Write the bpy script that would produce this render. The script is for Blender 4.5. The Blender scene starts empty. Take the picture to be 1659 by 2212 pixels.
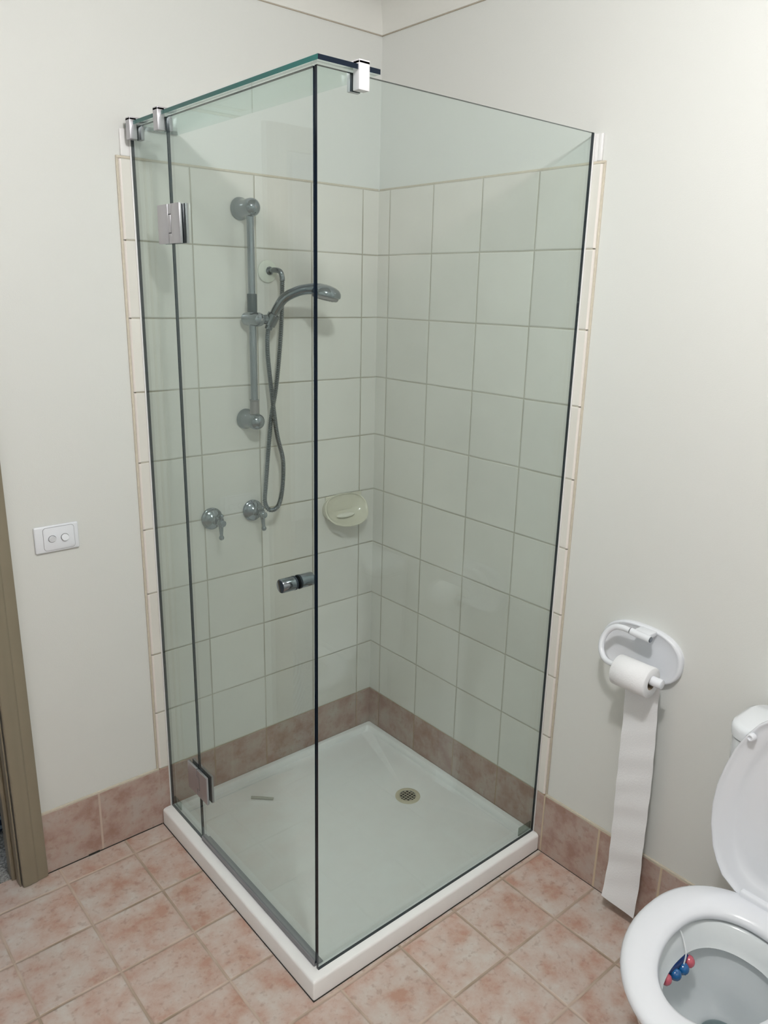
import bpy, bmesh, math, random
from mathutils import Vector, Matrix
random.seed(7)
PI = math.pi
S = bpy.context.scene
C = S.collection

# ------------------------------------------------------------------ camera
cam_d = bpy.data.cameras.new('camera'); cam = bpy.data.objects.new('camera', cam_d); C.objects.link(cam)
cam_d.sensor_fit = 'VERTICAL'; cam_d.sensor_height = 36.0
cam_d.lens = 1664.03 / 2212 * 36.0
cam_d.clip_start = 0.02
r_ = Vector((0.76373875, -0.64514637, 0.02211995)); u_ = Vector((0.16077437, 0.2232916, 0.9614013)); f_ = Vector((0.62518376, 0.7307031, -0.27425945))
M = Matrix((r_, u_, -f_)).transposed().to_4x4(); M.translation = Vector((-1.7269, -2.0799, 1.6865)); cam.matrix_world = M
S.camera = cam

# ------------------------------------------------------------------ world, lights, exposure
w = bpy.data.worlds.new('world'); S.world = w; w.use_nodes = True
w.node_tree.nodes['Background'].inputs[0].default_value = (0.75, 0.85, 1, 1)
w.node_tree.nodes['Background'].inputs[1].default_value = 0.3
S.view_settings.view_transform = 'Standard'; S.view_settings.look = 'None'
S.view_settings.exposure = 0.0; S.view_settings.gamma = 1.0; S.view_settings.use_curve_mapping = False

LAMP = Vector((-1.21, -1.66, 2.44))
def light(name, kind, loc, power, col, size=None, rot=None, size_y=None):
    d = bpy.data.lights.new(name, kind); d.energy = power; d.color = col
    if kind == 'POINT': d.shadow_soft_size = size
    if kind == 'AREA':
        d.shape = 'RECTANGLE'; d.size = size; d.size_y = size_y or size
    o = bpy.data.objects.new(name, d); o.location = loc
    if rot: o.rotation_euler = rot
    C.objects.link(o); return o
light('ceiling_lamp_light', 'POINT', LAMP, 52, (1.0, 0.99, 0.98), 0.055)
light('bedroom_fill', 'POINT', (-0.5, 1.5, 2.2), 14, (0.85, 0.92, 1.0), 0.08)  # added fill, kept out of sight, brightens the carpet beyond the doorway

# ------------------------------------------------------------------ materials
def newmat(name):
    m = bpy.data.materials.new(name); m.use_nodes = True
    nt = m.node_tree; b = nt.nodes['Principled BSDF']
    return m, nt, b
def N(nt, t, **kw):
    n = nt.nodes.new(t)
    for k, v in kw.items(): setattr(n, k, v)
    return n
def simple(name, col, rough=0.5, metal=0.0, coat=0.0, bump=0.0, bscale=60, spec=0.5, sss=0.0, var=0.04):
    m, nt, b = newmat(name)
    b.inputs['Roughness'].default_value = rough; b.inputs['Metallic'].default_value = metal
    b.inputs['Coat Weight'].default_value = coat; b.inputs['Coat Roughness'].default_value = 0.06
    b.inputs['Specular IOR Level'].default_value = spec
    tc = N(nt, 'ShaderNodeTexCoord'); no = N(nt, 'ShaderNodeTexNoise'); no.inputs['Scale'].default_value = bscale; no.inputs['Detail'].default_value = 4
    nt.links.new(tc.outputs['Object'], no.inputs['Vector'])
    mx = N(nt, 'ShaderNodeMix', data_type='RGBA')
    mx.inputs[6].default_value = (*[c*(1-var) for c in col], 1); mx.inputs[7].default_value = (*[min(1, c*(1+var)) for c in col], 1)
    nt.links.new(no.outputs['Fac'], mx.inputs[0]); nt.links.new(mx.outputs[2], b.inputs['Base Color'])
    if bump:
        bp = N(nt, 'ShaderNodeBump'); bp.inputs['Strength'].default_value = bump; bp.inputs['Distance'].default_value = 0.002
        nt.links.new(no.outputs['Fac'], bp.inputs['Height']); nt.links.new(bp.outputs[0], b.inputs['Normal'])
    return m
def m2(nt, op, a, b=None, c=None):
    n = N(nt, 'ShaderNodeMath', operation=op)
    for i, v in enumerate((a, b, c)):
        if v is None: continue
        if isinstance(v, (int, float)): n.inputs[i].default_value = v
        else: nt.links.new(v, n.inputs[i])
    return n.outputs[0]
def tile_mat(name, axes, offs, pitch, gw, cols, grout, rough, bumpd=0.0015, mott=None, zline=None, gdirt=None, var=0.03):
    """tiles laid on two world axes; offs = grout line positions, gw = half grout width"""
    m, nt, b = newmat(name)
    tc = N(nt, 'ShaderNodeTexCoord'); sp = N(nt, 'ShaderNodeSeparateXYZ'); nt.links.new(tc.outputs['Object'], sp.inputs[0])
    wob = N(nt, 'ShaderNodeTexNoise'); wob.inputs['Scale'].default_value = 9; nt.links.new(tc.outputs['Object'], wob.inputs['Vector'])
    wv = m2(nt, 'MULTIPLY', m2(nt, 'SUBTRACT', wob.outputs['Fac'], 0.5), 0.0025)
    ds, ids = [], []
    for ax, of, pt in zip(axes, offs, pitch):
        v = m2(nt, 'ADD', sp.outputs['XYZ'.index(ax)], wv)
        v = m2(nt, 'DIVIDE', m2(nt, 'SUBTRACT', v, of), pt)
        fl = m2(nt, 'FLOOR', v); fr = m2(nt, 'SUBTRACT', v, fl)
        d = m2(nt, 'MULTIPLY', m2(nt, 'MINIMUM', fr, m2(nt, 'SUBTRACT', 1.0, fr)), pt)
        ds.append(d); ids.append(fl)
    d = m2(nt, 'MINIMUM', ds[0], ds[1])
    mr = N(nt, 'ShaderNodeMapRange'); mr.inputs[1].default_value = gw; mr.inputs[2].default_value = gw + 0.0012
    nt.links.new(d, mr.inputs[0]); tilef = mr.outputs[0]
    # per tile tone
    cb = N(nt, 'ShaderNodeCombineXYZ'); nt.links.new(ids[0], cb.inputs[0]); nt.links.new(ids[1], cb.inputs[1])
    wn = N(nt, 'ShaderNodeTexWhiteNoise'); nt.links.new(cb.outputs[0], wn.inputs['Vector'])
    cr = N(nt, 'ShaderNodeValToRGB'); cr.color_ramp.elements[0].position = 0.34; cr.color_ramp.elements[1].position = 0.66
    cr.color_ramp.elements[0].color = (*cols[0], 1); cr.color_ramp.elements[1].color = (*cols[-1], 1)
    if len(cols) == 3:
        e = cr.color_ramp.elements.new(0.5); e.color = (*cols[1], 1)
    n1 = N(nt, 'ShaderNodeTexNoise'); n1.inputs['Scale'].default_value = mott or 3; n1.inputs['Detail'].default_value = 9; n1.inputs['Roughness'].default_value = 0.62
    # shift the pattern per tile so it does not run across the joints
    sc = N(nt, 'ShaderNodeVectorMath', operation='SCALE'); sc.inputs[3].default_value = 13.0; nt.links.new(wn.outputs['Color'], sc.inputs[0])
    ad = N(nt, 'ShaderNodeVectorMath', operation='ADD'); nt.links.new(tc.outputs['Object'], ad.inputs[0]); nt.links.new(sc.outputs[0], ad.inputs[1])
    nt.links.new(ad.outputs[0], n1.inputs['Vector'])
    nt.links.new(n1.outputs['Fac'], cr.inputs[0])
    hs = N(nt, 'ShaderNodeHueSaturation'); nt.links.new(cr.outputs[0], hs.inputs['Color'])
    nt.links.new(m2(nt, 'ADD', 1.0 - var, m2(nt, 'MULTIPLY', wn.outputs['Value'], 2*var)), hs.inputs['Value'])
    col = hs.outputs[0]
    if mott:
        vo = N(nt, 'ShaderNodeTexNoise'); vo.inputs['Scale'].default_value = 62; vo.inputs['Detail'].default_value = 3; nt.links.new(ad.outputs[0], vo.inputs['Vector'])
        r2 = N(nt, 'ShaderNodeValToRGB'); r2.color_ramp.elements[0].position = 0.56; r2.color_ramp.elements[1].position = 0.70
        r2.color_ramp.elements[0].color = (0, 0, 0, 1); r2.color_ramp.elements[1].color = (0.4, 0.4, 0.4, 1); nt.links.new(vo.outputs['Fac'], r2.inputs[0])
        mm = N(nt, 'ShaderNodeMix', data_type='RGBA'); nt.links.new(r2.outputs[0], mm.inputs[0]); nt.links.new(col, mm.inputs[6]); mm.inputs[7].default_value = (0.30, 0.17, 0.12, 1)
        col = mm.outputs[2]
    gcol = None
    gn = N(nt, 'ShaderNodeTexNoise'); gn.inputs['Scale'].default_value = 4.5; gn.inputs['Detail'].default_value = 4; nt.links.new(tc.outputs['Object'], gn.inputs['Vector'])
    gm = N(nt, 'ShaderNodeMix', data_type='RGBA')
    gr = N(nt, 'ShaderNodeMapRange'); gr.inputs[1].default_value = 0.4; gr.inputs[2].default_value = 0.62; nt.links.new(gn.outputs['Fac'], gr.inputs[0]); nt.links.new(gr.outputs[0], gm.inputs[0])
    gm.inputs[6].default_value = (*grout, 1); gm.inputs[7].default_value = (*(gdirt or grout), 1)
    mx = N(nt, 'ShaderNodeMix', data_type='RGBA'); nt.links.new(tilef, mx.inputs[0]); nt.links.new(gm.outputs[2], mx.inputs[6]); nt.links.new(col, mx.inputs[7])
    nt.links.new(mx.outputs[2], b.inputs['Base Color'])
    ro = N(nt, 'ShaderNodeMapRange'); ro.inputs[3].default_value = 0.9; ro.inputs[4].default_value = rough; nt.links.new(tilef, ro.inputs[0]); nt.links.new(ro.outputs[0], b.inputs['Roughness'])
    # height: rounded tile edge plus slow waviness
    e2 = N(nt, 'ShaderNodeMapRange', interpolation_type='SMOOTHSTEP'); e2.inputs[1].default_value = 0.0; e2.inputs[2].default_value = gw + 0.0035; nt.links.new(d, e2.inputs[0])
    wn2 = N(nt, 'ShaderNodeTexNoise'); wn2.inputs['Scale'].default_value = 7 if not mott else 30; nt.links.new(tc.outputs['Object'], wn2.inputs['Vector'])
    h = m2(nt, 'ADD', e2.outputs[0], m2(nt, 'MULTIPLY', wn2.outputs['Fac'], 0.25))
    bp = N(nt, 'ShaderNodeBump'); bp.inputs['Strength'].default_value = 0.9; bp.inputs['Distance'].default_value = bumpd
    nt.links.new(h, bp.inputs['Height']); nt.links.new(bp.outputs[0], b.inputs['Normal'])
    return m
TW = 0.2019
ZT = 2.0035
white_tile = [(0.715, 0.695, 0.65), (0.765, 0.745, 0.70)]
pinkc = [(0.48, 0.29, 0.22), (0.57, 0.445, 0.385), (0.62, 0.56, 0.51)]
skc = [(0.36, 0.225, 0.185), (0.45, 0.335, 0.29), (0.48, 0.41, 0.37)]
GW = 0.0013
mTL = tile_mat('cream wall tiles left', 'XZ', (-0.0658, ZT), (TW, 0.2), GW, white_tile, (0.52, 0.49, 0.42), 0.16, gdirt=(0.34, 0.31, 0.24))
mTR = tile_mat('cream wall tiles right', 'YZ', (-0.0559, ZT), (TW, 0.2), GW, white_tile, (0.54, 0.51, 0.44), 0.16, gdirt=(0.44, 0.41, 0.34))
mSL = tile_mat('terracotta skirting left', 'XZ', (-0.0658, 0.2035-0.4), (TW, 0.4), 0.0016, skc, (0.42, 0.31, 0.22), 0.35, mott=14)
mSR = tile_mat('terracotta skirting right', 'YZ', (-0.0559, 0.2035-0.4), (TW, 0.4), 0.0016, skc, (0.42, 0.31, 0.22), 0.35, mott=14)
mSLo = tile_mat('terracotta skirting outer left', 'XZ', (-0.8685+0.005, 0.2035-0.4), (0.2, 0.4), 0.0026, skc, (0.56, 0.45, 0.38), 0.35, mott=14)
mSRo = tile_mat('terracotta skirting outer right', 'YZ', (-0.857, 0.2035-0.4), (0.1985, 0.4), 0.0028, skc, (0.60, 0.50, 0.37), 0.35, mott=14)
mFL = tile_mat('terracotta floor tiles', 'XY', (-0.185, -0.077), (0.2025, 0.1965), 0.0030, pinkc, (0.58, 0.46, 0.38), 0.38, bumpd=0.0025, mott=13, gdirt=(0.34, 0.26, 0.19))
mPaint = simple('cream wall paint', (0.715, 0.723, 0.70), 0.55, bump=0.12, bscale=350, var=0.01)
mCeil = simple('ceiling paint', (0.75, 0.745, 0.71), 0.7, var=0.01)
mCream = simple('beige grout bead', (0.60, 0.545, 0.45), 0.7, bump=0.4, bscale=120, var=0.12)
mFill = simple('white filler', (0.80, 0.79, 0.79), 0.35, var=0.02)
mBull = simple('cream tile edge', (0.78, 0.73, 0.69), 0.2, var=0.03)
mTray = simple('white acrylic', (0.93, 0.93, 0.93), 0.28, bump=0.12, bscale=30, var=0.03)
mPorc = simple('white porcelain', (0.82, 0.85, 0.89), 0.08, coat=0.5, var=0.01)
mPlas = simple('white plastic', (0.80, 0.82, 0.87), 0.22, var=0.01)
mBowl = simple('porcelain bowl', (0.72, 0.76, 0.78), 0.12, coat=0.4, var=0.02)
mPaper = simple('tissue paper', (0.86, 0.865, 0.89), 0.95, bump=0.35, bscale=240, var=0.02)
mCard = simple('cardboard core', (0.35, 0.28, 0.2), 0.9)
mChrome = simple('chrome', (0.27, 0.295, 0.325), 0.07, metal=1.0, var=0.03)
mSatin = simple('brushed steel', (0.50, 0.49, 0.52), 0.36, metal=0.9, var=0.03)
mRubber = simple('dark rubber', (0.012, 0.02, 0.03), 0.5)
mSleeve = simple('dark teal plastic', (0.008, 0.022, 0.03), 0.5)
mGreyPl = simple('grey plastic', (0.22, 0.20, 0.20), 0.4)
mSoap = simple('cream ceramic', (0.66, 0.63, 0.52), 0.15, coat=0.3, var=0.05)
mDisc = simple('off-white plastic', (0.72, 0.74, 0.66), 0.3)
mBeige = simple('yellowed plastic', (0.60, 0.55, 0.42), 0.4, var=0.06)
mDark = simple('dark hole', (0.006, 0.008, 0.012), 0.6)
mFrame = simple('olive beige gloss paint', (0.25, 0.215, 0.155), 0.35, bump=0.1, bscale=14, var=0.06)
mBlue = simple('blue gel', (0.005, 0.10, 0.30), 0.15, coat=0.5)
mBlue2 = simple('deep blue clear plastic', (0.01, 0.03, 0.12), 0.15)
mPink = simple('pink gel', (0.55, 0.10, 0.14), 0.2, coat=0.5)
mHook = simple('milky plastic', (0.75, 0.78, 0.8), 0.3)
mSeal = simple('grey seal', (0.22, 0.22, 0.235), 0.3)
mGrout = simple('dark gap', (0.03, 0.028, 0.025), 0.9)

def glass_face(name, tint, rough=0.0):
    m, nt, b = newmat(name); nt.nodes.remove(b)
    out = nt.nodes['Material Output']
    tr = N(nt, 'ShaderNodeBsdfTransparent'); tr.inputs[0].default_value = (*tint, 1)
    gl = N(nt, 'ShaderNodeBsdfGlossy'); gl.inputs['Roughness'].default_value = rough; gl.inputs['Color'].default_value = (0.9, 1, 0.98, 1)
    geo = N(nt, 'ShaderNodeNewGeometry')
    dp = N(nt, 'ShaderNodeVectorMath', operation='DOT_PRODUCT'); nt.links.new(geo.outputs['Normal'], dp.inputs[0]); nt.links.new(geo.outputs['Incoming'], dp.inputs[1])
    a = m2(nt, 'ABSOLUTE', dp.outputs['Value']); p5 = m2(nt, 'POWER', m2(nt, 'SUBTRACT', 1.0, a), 5.0)
    fr = m2(nt, 'ADD', m2(nt, 'MULTIPLY', p5, 0.96), 0.04)
    mx = N(nt, 'ShaderNodeMixShader'); nt.links.new(fr, mx.inputs[0]); nt.links.new(tr.outputs[0], mx.inputs[1]); nt.links.new(gl.outputs[0], mx.inputs[2])
    nt.links.new(mx.outputs[0], out.inputs['Surface']); return m
mGlass = glass_face('green tinted clear glass', (0.922, 0.953, 0.945))
mClear = glass_face('clear plastic', (0.62, 0.66, 0.62), 0.1)
mEdge = simple('dark glass edge', (0.001, 0.006, 0.016), 0.12, spec=0.25)
mEdgeLit = simple('lit glass edge', (0.002, 0.115, 0.105), 0.12)  # same glass as the dark edge, its lit look put into the colour

# ------------------------------------------------------------------ mesh helpers
def box(bm, x0, x1, y0, y1, z0, z1, bev=0.0, seg=2, mi=0):
    vs = [bm.verts.new((x, y, z)) for x in (x0, x1) for y in (y0, y1) for z in (z0, z1)]
    q = [(0,1,3,2),(4,6,7,5),(0,4,5,1),(2,3,7,6),(0,2,6,4),(1,5,7,3)]
    fs = [bm.faces.new([vs[i] for i in f]) for f in q]
    for f in fs: f.material_index = mi
    if bev:
        es = {e for f in fs for e in f.edges}
        bmesh.ops.bevel(bm, geom=list(es), offset=bev, segments=seg, profile=0.5, affect='EDGES')
    return fs
def lathe(bm, prof, origin, axis, seg=32, mi=0, cap=True):
    """prof = [(dist along axis, radius)]"""
    ax = Vector(axis).normalized(); t = Vector((0, 0, 1)) if abs(ax.z) < 0.9 else Vector((1, 0, 0))
    a = ax.cross(t).normalized(); b = ax.cross(a); o = Vector(origin)
    rings = []
    for d, r in prof:
        rings.append([bm.verts.new(o + ax*d + (a*math.cos(2*PI*k/seg) + b*math.sin(2*PI*k/seg))*max(r, 1e-5)) for k in range(seg)])
    for i in range(len(rings)-1):
        for k in range(seg):
            f = bm.faces.new((rings[i][k], rings[i][(k+1)%seg], rings[i+1][(k+1)%seg], rings[i+1][k])); f.material_index = mi; f.smooth = True
    if cap:
        for rg in (rings[0][::-1], rings[-1]):
            f = bm.faces.new(rg); f.material_index = mi
def smooth_path(pts, n=8):
    P = [Vector(p) for p in pts]; out = []
    for i in range(len(P)-1):
        p0 = P[max(i-1, 0)]; p1 = P[i]; p2 = P[i+1]; p3 = P[min(i+2, len(P)-1)]
        for k in range(n):
            t = k/n
            out.append(0.5*((2*p1) + (-p0+p2)*t + (2*p0-5*p1+4*p2-p3)*t*t + (-p0+3*p1-3*p2+p3)*t**3))
    out.append(P[-1]); return out
def tube(bm, path, rad, seg=14, mi=0, cap=True, sx=None):
    """rad number or list; sx optional list of flattening factors"""
    n = len(path); R = rad if isinstance(rad, (list, tuple)) else [rad]*n
    rings = []; prev = None
    for i, p in enumerate(path):
        t = (path[min(i+1, n-1)] - path[max(i-1, 0)]).normalized()
        if prev is None:
            up = Vector((0, 0, 1)) if abs(t.z) < 0.9 else Vector((0, 1, 0)); a = t.cross(up).normalized()
        else: a = (prev - t*prev.dot(t)).normalized()
        prev = a; b = t.cross(a)
        rings.append([bm.verts.new(p + (a*math.cos(2*PI*k/seg) + b*math.sin(2*PI*k/seg)*(sx[i] if sx else 1))*R[i]) for k in range(seg)])
    for i in range(n-1):
        for k in range(seg):
            f = bm.faces.new((rings[i][k], rings[i][(k+1)%seg], rings[i+1][(k+1)%seg], rings[i+1][k])); f.material_index = mi; f.smooth = True
    if cap:
        for rg in (rings[0][::-1], rings[-1]):
            f = bm.faces.new(rg); f.material_index = mi
def ball(bm, c, r, seg=20, mi=0, sc=(1, 1, 1)):
    res = bmesh.ops.create_uvsphere(bm, u_segments=seg, v_segments=seg//2, radius=r)
    for v in res['verts']: v.co = Vector((v.co.x*sc[0], v.co.y*sc[1], v.co.z*sc[2])) + Vector(c)
    for f in {f for v in res['verts'] for f in v.link_faces}: f.smooth = True; f.material_index = mi
def loft(bm, rings, closed=True, mi=0, cap0=False, cap1=False, smooth=True):
    V = [[bm.verts.new(p) for p in r] for r in rings]
    n = len(V[0])
    for i in range(len(V)-1):
        for k in range(n if closed else n-1):
            f = bm.faces.new((V[i][k], V[i][(k+1)%n], V[i+1][(k+1)%n], V[i+1][k])); f.smooth = smooth; f.material_index = mi
    if cap0: bm.faces.new(V[0][::-1]).material_index = mi
    if cap1: bm.faces.new(V[-1]).material_index = mi
    return V
def obj(name, bm, mats, parent=None, kind=None, sharp=35):
    bmesh.ops.recalc_face_normals(bm, faces=bm.faces)
    me = bpy.data.meshes.new(name); bm.to_mesh(me); bm.free()
    for m in (mats if isinstance(mats, (list, tuple)) else [mats]): me.materials.append(m)
    o = bpy.data.objects.new(name, me); C.objects.link(o)
    try: me.set_sharp_from_angle(angle=math.radians(sharp))
    except Exception: pass
    if parent is not None:
        o.parent = parent
        if parent.type == 'EMPTY' or True:
            o.matrix_parent_inverse = world_mat(parent).inverted()
    if kind: o['kind'] = kind
    return o
def world_mat(o):
    m = Matrix.Translation(o.location) @ o.rotation_euler.to_matrix().to_4x4()
    return (world_mat(o.parent) @ o.matrix_parent_inverse @ m) if o.parent else m
def B(): return bmesh.new()
def thing(name, label, cat, loc, group=None):
    o = bpy.data.objects.new(name, None); o.empty_display_size = 0.05; C.objects.link(o); o.location = loc
    o['label'] = label; o['category'] = cat
    if group: o['group'] = group
    return o
def tag(o, label, cat, group=None):
    o['label'] = label; o['category'] = cat
    if group: o['group'] = group
def bx(name, x0, x1, y0, y1, z0, z1, mat, parent=None, kind=None, bev=0.0):
    bm = B(); box(bm, x0, x1, y0, y1, z0, z1, bev); return obj(name, bm, mat, parent, kind)
def setcentre(o, c):
    """move the origin of a one-mesh thing to c"""
    c = Vector(c)
    for v in o.data.vertices: v.co -= c
    o.location = c

# ------------------------------------------------------------------ room shell
WX, WY = 0.008, 0.008           # painted wall planes, the tiles stand proud of them
XL, YB = -2.75, -2.95
ZC = 2.545
DX0, DX1, DZ = -1.307, -2.12, 2.08   # doorway in the left wall
bx('floor', XL-0.1, 0.1, YB-0.1, 0.045, -0.1, 0.0, mFL, kind='structure')
wl = B()
box(wl, DX0, 0.1, WY, 0.108, 0, ZC+0.05); box(wl, XL-0.1, DX1, WY, 0.108, 0, ZC+0.05); box(wl, DX1, DX0, WY, 0.108, DZ, ZC+0.05)
obj('wall_left', wl, mPaint, kind='structure')
bx('wall_right', WX, 0.108, YB-0.1, WY, 0, ZC+0.05, mPaint, kind='structure')
bx('wall_back', XL, WX, YB-0.1, YB, 0, ZC+0.05, mPaint, kind='structure')
bx('wall_front', XL-0.1, XL, YB-0.1, WY, 0, ZC+0.05, mPaint, kind='structure')
bx('ceiling', XL-0.1, 0.1, YB-0.1, 0.1, ZC, ZC+0.1, mCeil, kind='structure')

# cove cornice, left and right walls
def cornice(name, along, a0, a1):
    prof = [(0.0, 2.4535), (0.0065, 2.4535), (0.0065, 2.462)]
    for k in range(9):
        t = k/8*PI/2; prof.append((0.0065 + 0.075*(1-math.cos(t)), 2.462 + 0.075*math.sin(t)))
    prof += [(0.0815, ZC), (0.0, ZC)]
    bm = B()
    rings = []
    for s, first in ((a0, True), (a1, False)):
        if along == 'x': rings.append([(s - (d if not first else 0), WY - d, z) for d, z in prof])
        else: rings.append([(WX - d, s - (d if not first else 0), z) for d, z in prof])
    loft(bm, rings, cap0=True, cap1=True, smooth=False)
    return obj(name, bm, mCeil, kind='structure')
cornice('trim_1', 'x', XL, WX); cornice('trim_2', 'y', YB, WY)
# thin brown strips colour in the shadow line where the cornice meets the wall
bx('trim_3', XL, WX, WY-0.004, WY, 2.4515, 2.4535, simple('cornice shadow line', (0.5, 0.44, 0.36), 0.9), kind='structure')
bx('trim_4', WX-0.004, WX, YB, WY, 2.4515, 2.4535, bpy.data.materials['cornice shadow line'], kind='structure')

# tile panels inside the shower (one slab per wall, joints in the material)
ELx, ERy = -0.862, -0.849
bx('trim_5', ELx, 0.0, 0.0, WY, 0.2035, ZT, mTL, kind='structure')
bx('trim_6', 0.0, WX, ERy, 0.0, 0.2035, ZT, mTR, kind='structure')
# bullnose edges, one short rounded piece per row
def bull(bm, left, z0, z1):
    n = 7; prof = []
    if left:
        for k in range(n):
            t = k/(n-1)*PI/2; prof.append((ELx - 0.0065*math.sin(t), WY - 0.008*math.cos(t)))
        pr = prof + [(ELx, WY)]
    else:
        for k in range(n):
            t = k/(n-1)*PI/2; prof.append((WX - 0.008*math.cos(t), ERy - 0.0065*math.sin(t)))
        pr = prof + [(WX, ERy)]
    loft(bm, [[(x, y, z0) for x, y in pr], [(x, y, z1) for x, y in pr]], cap0=True, cap1=True)
for left, nm in ((True, 'trim_7'), (False, 'trim_8')):
    bm = B()
    for r in range(9): bull(bm, left, ZT-0.2*(r+1)+0.0018, ZT-0.2*r-0.0018)
    bull(bm, left, 0.06 if left else 0.06, ZT-1.8-0.0018)
    obj(nm, bm, mBull, kind='structure')
# beige grout beads: along the top of the tiles, down the outer edge and over the skirting
def bead(name, parts, mat=mCream):
    bm = B()
    for p in parts: box(bm, *p, bev=0.0012)
    return obj(name, bm, mat, kind='structure')
bead('trim_9', [(ELx-0.012, 0.0, 0.0015, WY, ZT-0.001, ZT+0.0055), (ELx-0.0125, ELx-0.0060, 0.003, WY, 0.2, ZT+0.0055)])
bead('trim_10', [(0.0015, WX, ERy-0.012, 0.0, ZT-0.001, ZT+0.0055), (0.003, WX, ERy-0.0125, ERy-0.0060, 0.2, ZT+0.0055)])
# white filler strips that pack the glass out above the tiles
def filler(name, x0, x1, y0, y1, z0=ZT+0.005, z1=2.074):
    bm = B(); box(bm, x0, x1, y0, y1, z0, z1, bev=0.003, seg=3); return obj(name, bm, mFill, kind='structure')
filler('trim_11', -0.861, -0.820, 0.001, WY)
fr = B(); box(fr, 0.0015, WX, -0.838, -0.812, ZT+0.005, 2.072, bev=0.002); box(fr, -0.001, WX, -0.850, -0.838, ZT+0.005, 2.072, bev=0.003, seg=3)
obj('trim_12', fr, mFill, kind='structure')
# white packing channel between glass and tile
bead('trim_13', [(-0.838, -0.8315, -0.003, 0.0, 0.058, 2.074)], mFill)
bead('trim_14', [(-0.003, 0.0, -0.829, -0.8215, 0.058, 2.072)], mFill)

# skirting
bx('baseboard_left', -0.868, 0.0, 0.0, WY, 0.0, 0.2035, mSL, kind='structure')
bx('baseboard_right', 0.0, WX, -0.855, 0.0, 0.0, 0.2035, mSR, kind='structure')
bx('baseboard_left.001', -1.235, -0.868, 0.0, WY, 0.003, 0.2, mSLo, kind='structure')
bx('baseboard_right.001', 0.0, WX, YB, -0.855, 0.0015, 0.2, mSRo, kind='structure')
bead('trim_15', [(-1.235, -0.868, 0.0012, WY, 0.1995, 0.2065)])
bead('trim_16', [(0.0012, WX, YB, -0.858, 0.1995, 0.2065)])
# dark gap along the foot of the skirting
bead('trim_17', [(-1.235, -0.8685, -0.0012, 0.0, 0.0, 0.0028), (-1.11, -1.075, -0.003, 0.0, 0.0, 0.006)], mGrout)
bead('trim_18', [(-0.001, 0.0, -1.15, -0.852, 0.0, 0.0014)], mGrout)

# doorway: architrave, jamb, stop
dr = thing('door_1', 'x', 'x', (DX0, 0, 0)); del dr['label']; del dr['category']; dr['kind'] = 'structure'
def arch_profile(bm, side):
    x0, x1 = (-1.2315, -1.303) if side == 'r' else (-2.195, -2.124)
    pr = [(x0, WY), (x0, -0.008), (x0 + (x1-x0)*0.08, -0.011), (x0 + (x1-x0)*0.40, -0.012), (x0 + (x1-x0)*0.43, -0.0145), (x0 + (x1-x0)*0.5, -0.016), (x0+(x1-x0)*0.66, -0.016), (x0+(x1-x0)*0.70, -0.0175), (x0+(x1-x0)*0.96, -0.017), (x1, -0.014), (x1, WY)]
    loft(bm, [[(x, y, 0.002) for x, y in pr], [(x, y, DZ+0.07) for x, y in pr]], cap0=True, cap1=True, smooth=False)
for s in 'rl':
    bm = B(); arch_profile(bm, s); obj('architrave', bm, mFrame, dr)
bx('architrave', -2.124, -1.303, -0.016, WY, DZ, DZ+0.07, mFrame, dr, bev=0.002)
bx('jamb', DX0-0.003, DX0+0.001, -0.006, 0.11, 0.001, DZ, mFrame, dr, bev=0.001)
bx('jamb', DX1-0.001, DX1+0.003, -0.006, 0.11, 0.001, DZ, mFrame, dr, bev=0.001)
bx('door_stop', DX0-0.014, DX0-0.003, 0.034, 0.075, 0.001, DZ, mFrame, dr, bev=0.0015)
# neighbouring room
def carpet_mat():
    m, nt, b = newmat('grey carpet'); tc = N(nt, 'ShaderNodeTexCoord'); n = N(nt, 'ShaderNodeTexNoise'); n.inputs['Scale'].default_value = 160; n.inputs['Detail'].default_value = 6
    nt.links.new(tc.outputs['Object'], n.inputs[0]); r = N(nt, 'ShaderNodeValToRGB'); r.color_ramp.elements[0].position = 0.35; r.color_ramp.elements[1].position = 0.68
    r.color_ramp.elements[0].color = (0.14, 0.14, 0.135, 1); r.color_ramp.elements[1].color = (0.52, 0.52, 0.50, 1)
    nt.links.new(n.outputs['Fac'], r.inputs[0]); nt.links.new(r.outputs[0], b.inputs['Base Color']); b.inputs['Roughness'].default_value = 1
    bp = N(nt, 'ShaderNodeBump'); bp.inputs['Distance'].default_value = 0.01; nt.links.new(n.outputs['Fac'], bp.inputs['Height']); nt.links.new(bp.outputs[0], b.inputs['Normal']); return m
bx('floor.001', -3.6, 0.1, 0.045, 2.6, -0.1, 0.004, carpet_mat(), kind='structure')
bx('wall_bedroom', -3.6, 0.1, 2.6, 2.7, 0, 2.6, mPaint, kind='structure')
bx('wall_bedroom_side', 0.1, 0.2, 0.108, 2.7, 0, 2.6, mPaint, kind='structure')

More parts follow.
